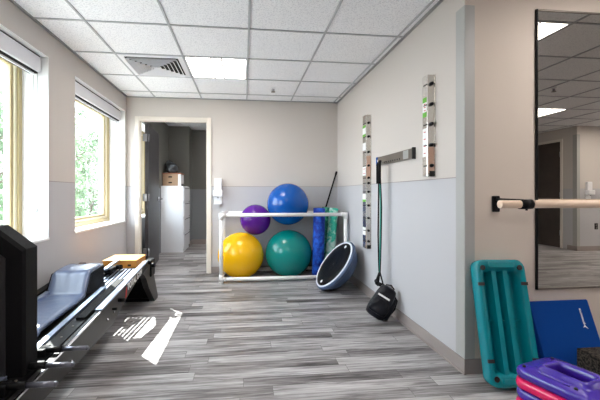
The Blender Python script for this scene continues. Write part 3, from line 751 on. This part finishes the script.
# silver grab bar with knobs behind the cushion
s = MB(); s.loops([[(-1.21+(y-3.26)*.15, y, z), (-1.18+(y-3.26)*.15, y, z), (-1.18+(y-3.26)*.15, y, z+.016), (-1.21+(y-3.26)*.15, y, z+.016)] for y, z in ((3.26, .405), (3.5, .448))], smooth=False); s.build('grab_bar', M['silver'], t)
s = MB(); s.box(-1.22, -1.16, 3.3, 3.49, .375, .405, .008); s.cyl((-1.17, 3.46, .395), (-1.115, 3.46, .395), .022, .022, 20); s.cyl((-1.22, 3.36, .365), (-1.17, 3.36, .365), .026, .026, 20); s.box(-1.27, -1.205, 3.09, 3.4, .28, .37, .01); s.build('release_lever', M['black'], t)
s = MB(); s.box(-1.4, -.935, 3.546, 3.93, .318, .338, .004); s.build('rear_shelf', M['silver'], t)
# cushion: flat pad with raised wedge, one draped vinyl surface
def pad_profile():
    return [(1.70, .235), (2.12, .300), (2.16, .322), (2.45, .335), (2.70, .342), (2.735, .352), (2.78, .42), (2.82, .485), (2.85, .497), (2.95, .503), (3.06, .508)]
pp = pad_profile(); s = MB(); xs = [-1.40+.265*k/14 for k in range(15)]
grid = []
fine = []
for (a, za), (b_, zb) in zip(pp, pp[1:]):
    for k in range(4): fine.append((a+(b_-a)*k/4, za+(zb-za)*k/4))
fine.append(pp[-1])
def padz(x, y, z):
    e_ = min(x+1.40, -1.135-x)
    edge = -.012*max(0, 1-e_/.02)**2
    wr = .006*noise.noise(Vector((x*9, y*7, 0)))+.004*math.sin(x*95+y*20)*(.5 if 2.74 < y < 2.83 else .2)
    return z+edge+wr
top = [[s.bm.verts.new((x + (.012*(y < 2.6)*(1 if x > -1.27 else -1)), y, padz(x, y, z))) for x in xs] for y, z in fine]
bot = [[s.bm.verts.new((x, y, min(z-.03, zt(y)+.006+max(0, z-.40)*0))) for x in xs] for y, z in fine]
for i in range(len(fine)-1):
    for j in range(14):
        fa = s.bm.faces.new((top[i][j], top[i][j+1], top[i+1][j+1], top[i+1][j])); fa.smooth = True
        s.bm.faces.new((bot[i][j], bot[i+1][j], bot[i+1][j+1], bot[i][j+1]))
    for j, a in ((0, 1), (14, 1)): s.bm.faces.new((top[i][j], top[i+1][j], bot[i+1][j], bot[i][j]))
for j in range(14):
    s.bm.faces.new((top[0][j], bot[0][j], bot[0][j+1], top[0][j+1])); s.bm.faces.new((top[-1][j], top[-1][j+1], bot[-1][j+1], bot[-1][j]))
s.build('glide_cushion', M['vinyl'], t)
for xx in (-1.134, -1.409): s = MB(); s.prism([(2.74, .345), (2.83, .478), (3.06, .498), (3.06, .33)], 'x', xx, xx+.008); s.build('cushion_side', M['pad'], t)
along(-1.41, -1.12, 1.72, 3.07, -.07, -.035).build('glide_board', M['black'], t)
# upright padded foot panel
def oct_(x0, x1, z0, z1, c): return [(x0, z0), (x1, z0), (x1, z1-c[1]), (x1-c[0], z1), (x0+c[0], z1), (x0, z1-c[1])]
s = MB(); py0, py1 = 1.695, 1.80
s.loops([[(x, y, z) for x, z in oct_(-1.495+i, -.955-i, .25+i, .925-i, (.125, .10))] for y, i in ((py1, .006), (py1-.006, 0), (py0+.012, 0), (py0, .01))], smooth=False)
s.build('foot_panel', M['pad'], t)
s = MB(); s.loops([[(x, y, z) for x, z in oct_(-1.43, -1.03, .27, .87, (.105, .085))] for y in (py0+.002, py0-.006)], smooth=False); s.build('panel_face', mat('charcoal_panel', (24,24,27), .5), t)
s = MB(); s.cyl((-1.4, 1.75, .19), (-1.4, 1.75, .27), .02); s.cyl((-1.06, 1.75, .22), (-1.06, 1.75, .27), .02); s.build('panel_mount', M['black'], t)
# maker's mark on the beam
sl = math.atan2(.432-.326, 1.09)
ux = Vector((0, math.cos(sl), math.sin(sl))); uz = Vector((0, -math.sin(sl), math.cos(sl)))
text_mesh('TOTAL GYM', .072, basis((-.8993, 3.12, .357), ux, uz, (1,0,0)), 'lettering', M['label'], t)
s = MB(); s.prism([(2.865, .27), (2.885, .345), (2.905, .352), (2.895, .275)], 'x', -.9, -.898); s.build('red_mark', M['redink'], t)

# wooden box on the rear shelf
t = thing('wooden_box', 'shallow honey-coloured wooden box on the far end of the incline machine', 'box', (-1.172, 3.735, .339))
s = MB(); s.box(-1.325, -1.02, 3.575, 3.9, .339, .428, .003); s.build('box_body', M['wood'], t)
s = MB(); s.box(-1.33, -1.015, 3.57, 3.905, .428, .437, .002); s.build('box_top', M['wood'], t)
s = MB(); s.box(-1.10, -1.07, 3.572, 3.577, .38, .396, .002); s.build('hand_slot', M['dark'], t)

# ------------------------------------------------------------------ teal step platform, standing on end
w_, L_, D_ = .30, .675, .10
yb, ya = 1.80, 1.955
lean = math.asin((ya-yb)/L_)
ud = Vector((0, math.sin(lean), math.cos(lean))); fd = Vector((0, -math.cos(lean), math.sin(lean)))   # up along step, front (open side)
o0 = Vector((1.452, 1.852, .012)) 
ud = (ud+Vector((.022,0,0))).normalized(); rx_ = ud.cross(-fd).normalized(); rx_ = -rx_ if rx_.x < 0 else rx_
m4 = basis(o0+ud*(L_/2), tuple(rx_), ud, rx_.cross(ud))
t = thing('step_platform', 'teal aerobic step platform standing on end with its ribbed underside showing', 'step platform', (1.478, 1.85, 0))
zf = D_-.02
s = MB()
prof = [(.022, 0, .03), (.004, .02, .045), (0, .05, .05), (0, zf, .05), (.004, zf+.006, .048), (.012, zf+.008, .044), (.030, zf+.006, .04), (.036, zf-.002, .036), (.045, .035, .03), (.052, .018, .025)]
s.loops([rr(w_-2*i, L_-2*i-(.05 if k > 6 else 0), r_, z, 6) for k, (i, z, r_) in enumerate(prof)], m4)
s.build('step_shell', M['teal'], t)
for cx in (-.04, .03):
    s = MB(); s.loops([[(cx-.022, -.29, .018), (cx+.022, -.29, .018), (cx+.022, .29, .018), (cx-.022, .29, .018)], [(cx-.014, -.275, .072), (cx+.014, -.275, .072), (cx+.014, .275, .072), (cx-.014, .275, .072)]], m4, smooth=False)
    s.build('long_rib', M['teal'], t)
for sy in (-1, 1):
    s = MB(); s.loops([rr(.16, .035, .012, z, 4, 0, sy*(L_/2-.03)) for z in (zf-.01, zf+.013, )] + [rr(.152, .027, .01, zf+.016, 4, 0, sy*(L_/2-.03))], m4)
    s.build('end_pad', M['teal'], t)
for sx in (-1, 1):
    for sy in (-1, 1):
        s = MB(); p = m4 @ Vector((sx*(w_/2-.036), sy*(L_/2-.045), zf)); nn = (m4.to_3x3() @ Vector((0,0,1)))
        s.cyl(p, p+nn*.0115, .0145, .0145, 18); s.build('socket_hole', M['blackspot'], t)
        s = MB(); q = [m4 @ Vector((sx*(w_/2-.018)+a, sy*(L_/2-.135)+b, c_)) for c_ in (zf, zf+.0095) for a, b in ((-.018, -.009), (.018, -.009), (.018, .009), (-.018, .009))]
        s.loops([q[:4], q[4:]], smooth=False); s.build('side_notch', M['blackspot'], t)
for yy in (0,):
    s = MB(); s.loops([[(-.12, yy-.006, .018), (.12, yy-.006, .018), (.12, yy+.006, .018), (-.12, yy+.006, .018)], [(-.12, yy-.004, .045), (.12, yy-.004, .045), (.12, yy+.004, .045), (-.12, yy+.004, .045)]], m4, smooth=False); s.build('cross_rib', M['teal'], t)

# blue foam mat leaning on the wall
t = thing('balance_pad', 'blue foam pad with small white logo leaning on the wall beside the teal step', 'foam pad', (1.86, 1.86, 0))
ln = math.asin(.16/.45); ud = Vector((0, math.sin(ln), math.cos(ln))); nz = Vector((1,0,0)).cross(ud)
m4 = basis(Vector((1.862, 1.868, .226)), (1,0,0), ud, nz)
s = MB(); s.loops([rr(.385-2*i, .445-2*i, .008, z, 4) for i, z in ((.004, -.05), (0, -.046), (0, -.004), (.004, 0))], m4); s.build('pad_body', M['bluemat'], t)
mt = m4 @ Matrix.Translation((.118, .128, .0008)) @ Matrix.Rotation(R(90), 4, 'Z')
text_mesh('prosource', .021, mt, 'lettering', M['label'], t)
s = MB(); s.loops([[(x, y, z) for x, y in ((.107, .066), (.117, .076), (.120, .086), (.123, .076), (.136, .058), (.120, .069))] for z in (.0, .0014)], m4, smooth=False); s.build('figure_mark', M['label'], t)

# dark speckled rubber block
s = MB(); s.box(1.73, 2.15, 1.58, 1.70, 0, .262, .004, seg=2)
single(s, 'rubber_block', M['speck'], 'dark speckled foam block standing in front of the blue pad', 'foam block')

# stack of step risers
ang = R(-73.5); dl_ = Vector((math.cos(ang), math.sin(ang), 0)); el = Vector((-dl_.y, dl_.x, 0))
ctr = Vector((1.176, 1.462, 0))+el*.132+dl_*.157
names = ['purple step riser, topmost of the stack in the right foreground', 'pink step riser, second from the top of the riser stack', 'purple step riser, third from the top of the riser stack',
         'pink step riser, fourth from the top of the riser stack', 'purple step riser, third from the floor in the riser stack', 'pink step riser, second from the floor in the riser stack', 'purple step riser, lowest of the riser stack on the floor']
W_, LL = .27, .325; th = .0425
for k in range(7):
    zb = .312-th-.0445*k
    pc = 'purple' if k % 2 == 0 else 'hotpink'
    jx = [0, -.004, .001, -.003, .002, -.002, 0][k]
    base = ctr+Vector((0, 0, zb))+el*jx
    m4 = basis(base, tuple(dl_), tuple(el), (0,0,1))
    t = thing('step_riser', names[k], 'step riser', tuple(base), 'stacked purple and pink step risers')
    prof = [(.012, 0), (.003, .005), (0, th*.5), (.003, th-.006), (.012, th), (.055, th), (.062, th+.004), (.068, th+.016), (.074, th+.021), (.082, th+.021), (.088, th+.016), (.09, 0), (.078, 0), (.072, .012), (.062, .006), (.05, 0)]
    if k: prof = [(i, min(z, th) if z > th else z) for i, z in prof]
    s = MB(); s.loops([rr(LL-2*i, W_-2*i, max(.05-i*.35, .02), z, 7) for i, z in prof], m4, ring=True); s.build('riser_body', M[pc], t)
    if k == 0:
        for sy in (-1, 1):
            s = MB(); s.loops([rr(.12, .010, .005, z, 4, -.01, sy*(W_/2-.038)) for z in (th-.001, th+.005)]+[rr(.116, .006, .003, th+.007, 4, -.01, sy*(W_/2-.038))], m4); s.build('locating_ridge', M[pc], t)
            for sx in (.07, -.13):
                p = m4 @ Vector((sx, sy*(W_/2-.038), th)); s = MB(); s.cyl(p, p+Vector((0,0,.006)), .008, .006, 14); s.build('locating_peg', M['blackspot'], t)

# ------------------------------------------------------------------ outside: lawn, trees
s = MB(); s.box(-30, XL-.26, -20, 40, -.5, -.4); struct(s, 'ground', M['grass'])
def tree(x, y, h, r, m, label, seed, low=.6):
    random.seed(seed)
    t = thing('garden_tree', label, 'tree', (x, y, -.4), 'leafy trees outside the windows')
    s = MB(); s.tube([(x, y, -.4), (x+.06, y+.03, h*.3), (x-.08, y, h*.6), (x, y+.1, h*.85)], lambda u: .11*(1-u*.75), 8)
    for k in range(9):
        a = random.uniform(0, 6.28); z = random.uniform(.5, h*.7); L = random.uniform(.6, r)
        s.tube([(x, y, z), (x+.5*L*math.cos(a), y+.5*L*math.sin(a), z+.35*L), (x+L*math.cos(a), y+L*math.sin(a), z+.55*L)], lambda u: .035*(1-u*.8), 6)
    s.build('trunk', M['bark'], t)
    s = MB(); bm = s.bm
    cl = []
    for k in range(int(46*(r/1.15)**1.5)):
        a = random.uniform(0, 6.28); z = random.uniform(low, h); rr_ = r*math.sqrt(max(.1, 1-((z-h*.5)/(h*.62))**2))*random.uniform(.25, 1)
        cl.append((Vector((x+rr_*math.cos(a), y+rr_*math.sin(a), z)), random.uniform(.25, .55)))
    for cpos, cr in cl:
        for q in range(70):
            d = Vector((random.gauss(0,1), random.gauss(0,1), random.gauss(0,1))).normalized()*cr*random.uniform(.3, 1)
            p = cpos+d; L = random.uniform(.05, .10)
            u = Vector((random.gauss(0,1), random.gauss(0,1), random.gauss(0,1))).normalized(); v = u.orthogonal().normalized()
            vs = [bm.verts.new(p-u*L), bm.verts.new(p+v*L*.45), bm.verts.new(p+u*L), bm.verts.new(p-v*L*.45)]
            bm.faces.new(vs)
    me_o = s.build('foliage', m, t)
TR = [(-6.2, 9.4, 'leaf', 'leafy green tree seen through the near window'), (-6.0, 12.7, 'leaf2', 'pale leafy tree filling the near side of the far window'),
      (-6.4, 15.9, 'leaf', 'darker leafy tree in the middle of the far window'), (-6.2, 19.1, 'leaf2', 'pale leafy tree at the doorway side of the far window'),
      (-9.4, 10.5, 'leaf', 'tree standing further back behind the near window trees'), (-9.4, 16.5, 'leaf2', 'tree standing further back behind the far window trees'), (-9.5, 20.5, 'leaf', 'most distant tree beyond the far window')]
for i, (x, y, m, lb) in enumerate(TR): tree(x, y, 3.6 if i < 4 else 5.6, 1.15 if i < 4 else 2.0, M[m], lb, 20+i, low=-.1)

# ------------------------------------------------------------------ light
sun = bpy.data.lights.new('sun', 'SUN'); sun.energy = 11; sun.angle = R(.2); sun.color = (1, .97, .92)
so = bpy.data.objects.new('sun', sun); C.objects.link(so)
so.rotation_euler = Vector((1, -1.18, -1.65)).to_track_quat('-Z', 'Y').to_euler()
so.location = (-8, 10, 12)
wd = bpy.data.worlds.new('World'); bpy.context.scene.world = wd; wd.use_nodes = True
nt = wd.node_tree; bg = nt.nodes['Background']
sk = nt.nodes.new('ShaderNodeTexSky'); sk.sky_type = 'HOSEK_WILKIE'; sk.turbidity = 3.5; sk.sun_direction = Vector((-1, 1.18, 1.68)).normalized()
mxs = nt.nodes.new('ShaderNodeMix'); mxs.data_type = 'RGBA'; mxs.inputs['Factor'].default_value = .75; mxs.inputs['B'].default_value = (.86, .93, 1.0, 1)
nt.links.new(sk.outputs[0], mxs.inputs['A']); nt.links.new(mxs.outputs['Result'], bg.inputs[0]); bg.inputs[1].default_value = 5.6

cam = bpy.data.cameras.new('camera'); co = bpy.data.objects.new('camera', cam); C.objects.link(co)
co.location = (0, 0, 1.067); co.rotation_euler = (R(90), 0, R(-6.5))
cam.sensor_width = 36; cam.lens = 36*360/600; cam.clip_start = .02
cam.shift_x = (300-285)/600; cam.shift_y = -(200-194)/600
bpy.context.scene.camera = co
vs = bpy.context.scene.view_settings
vs.view_transform = 'Standard'; vs.look = 'None'; vs.gamma = 1; vs.exposure = 1.38
for o in bpy.data.objects:
    if '_w' in o: del o['_w']
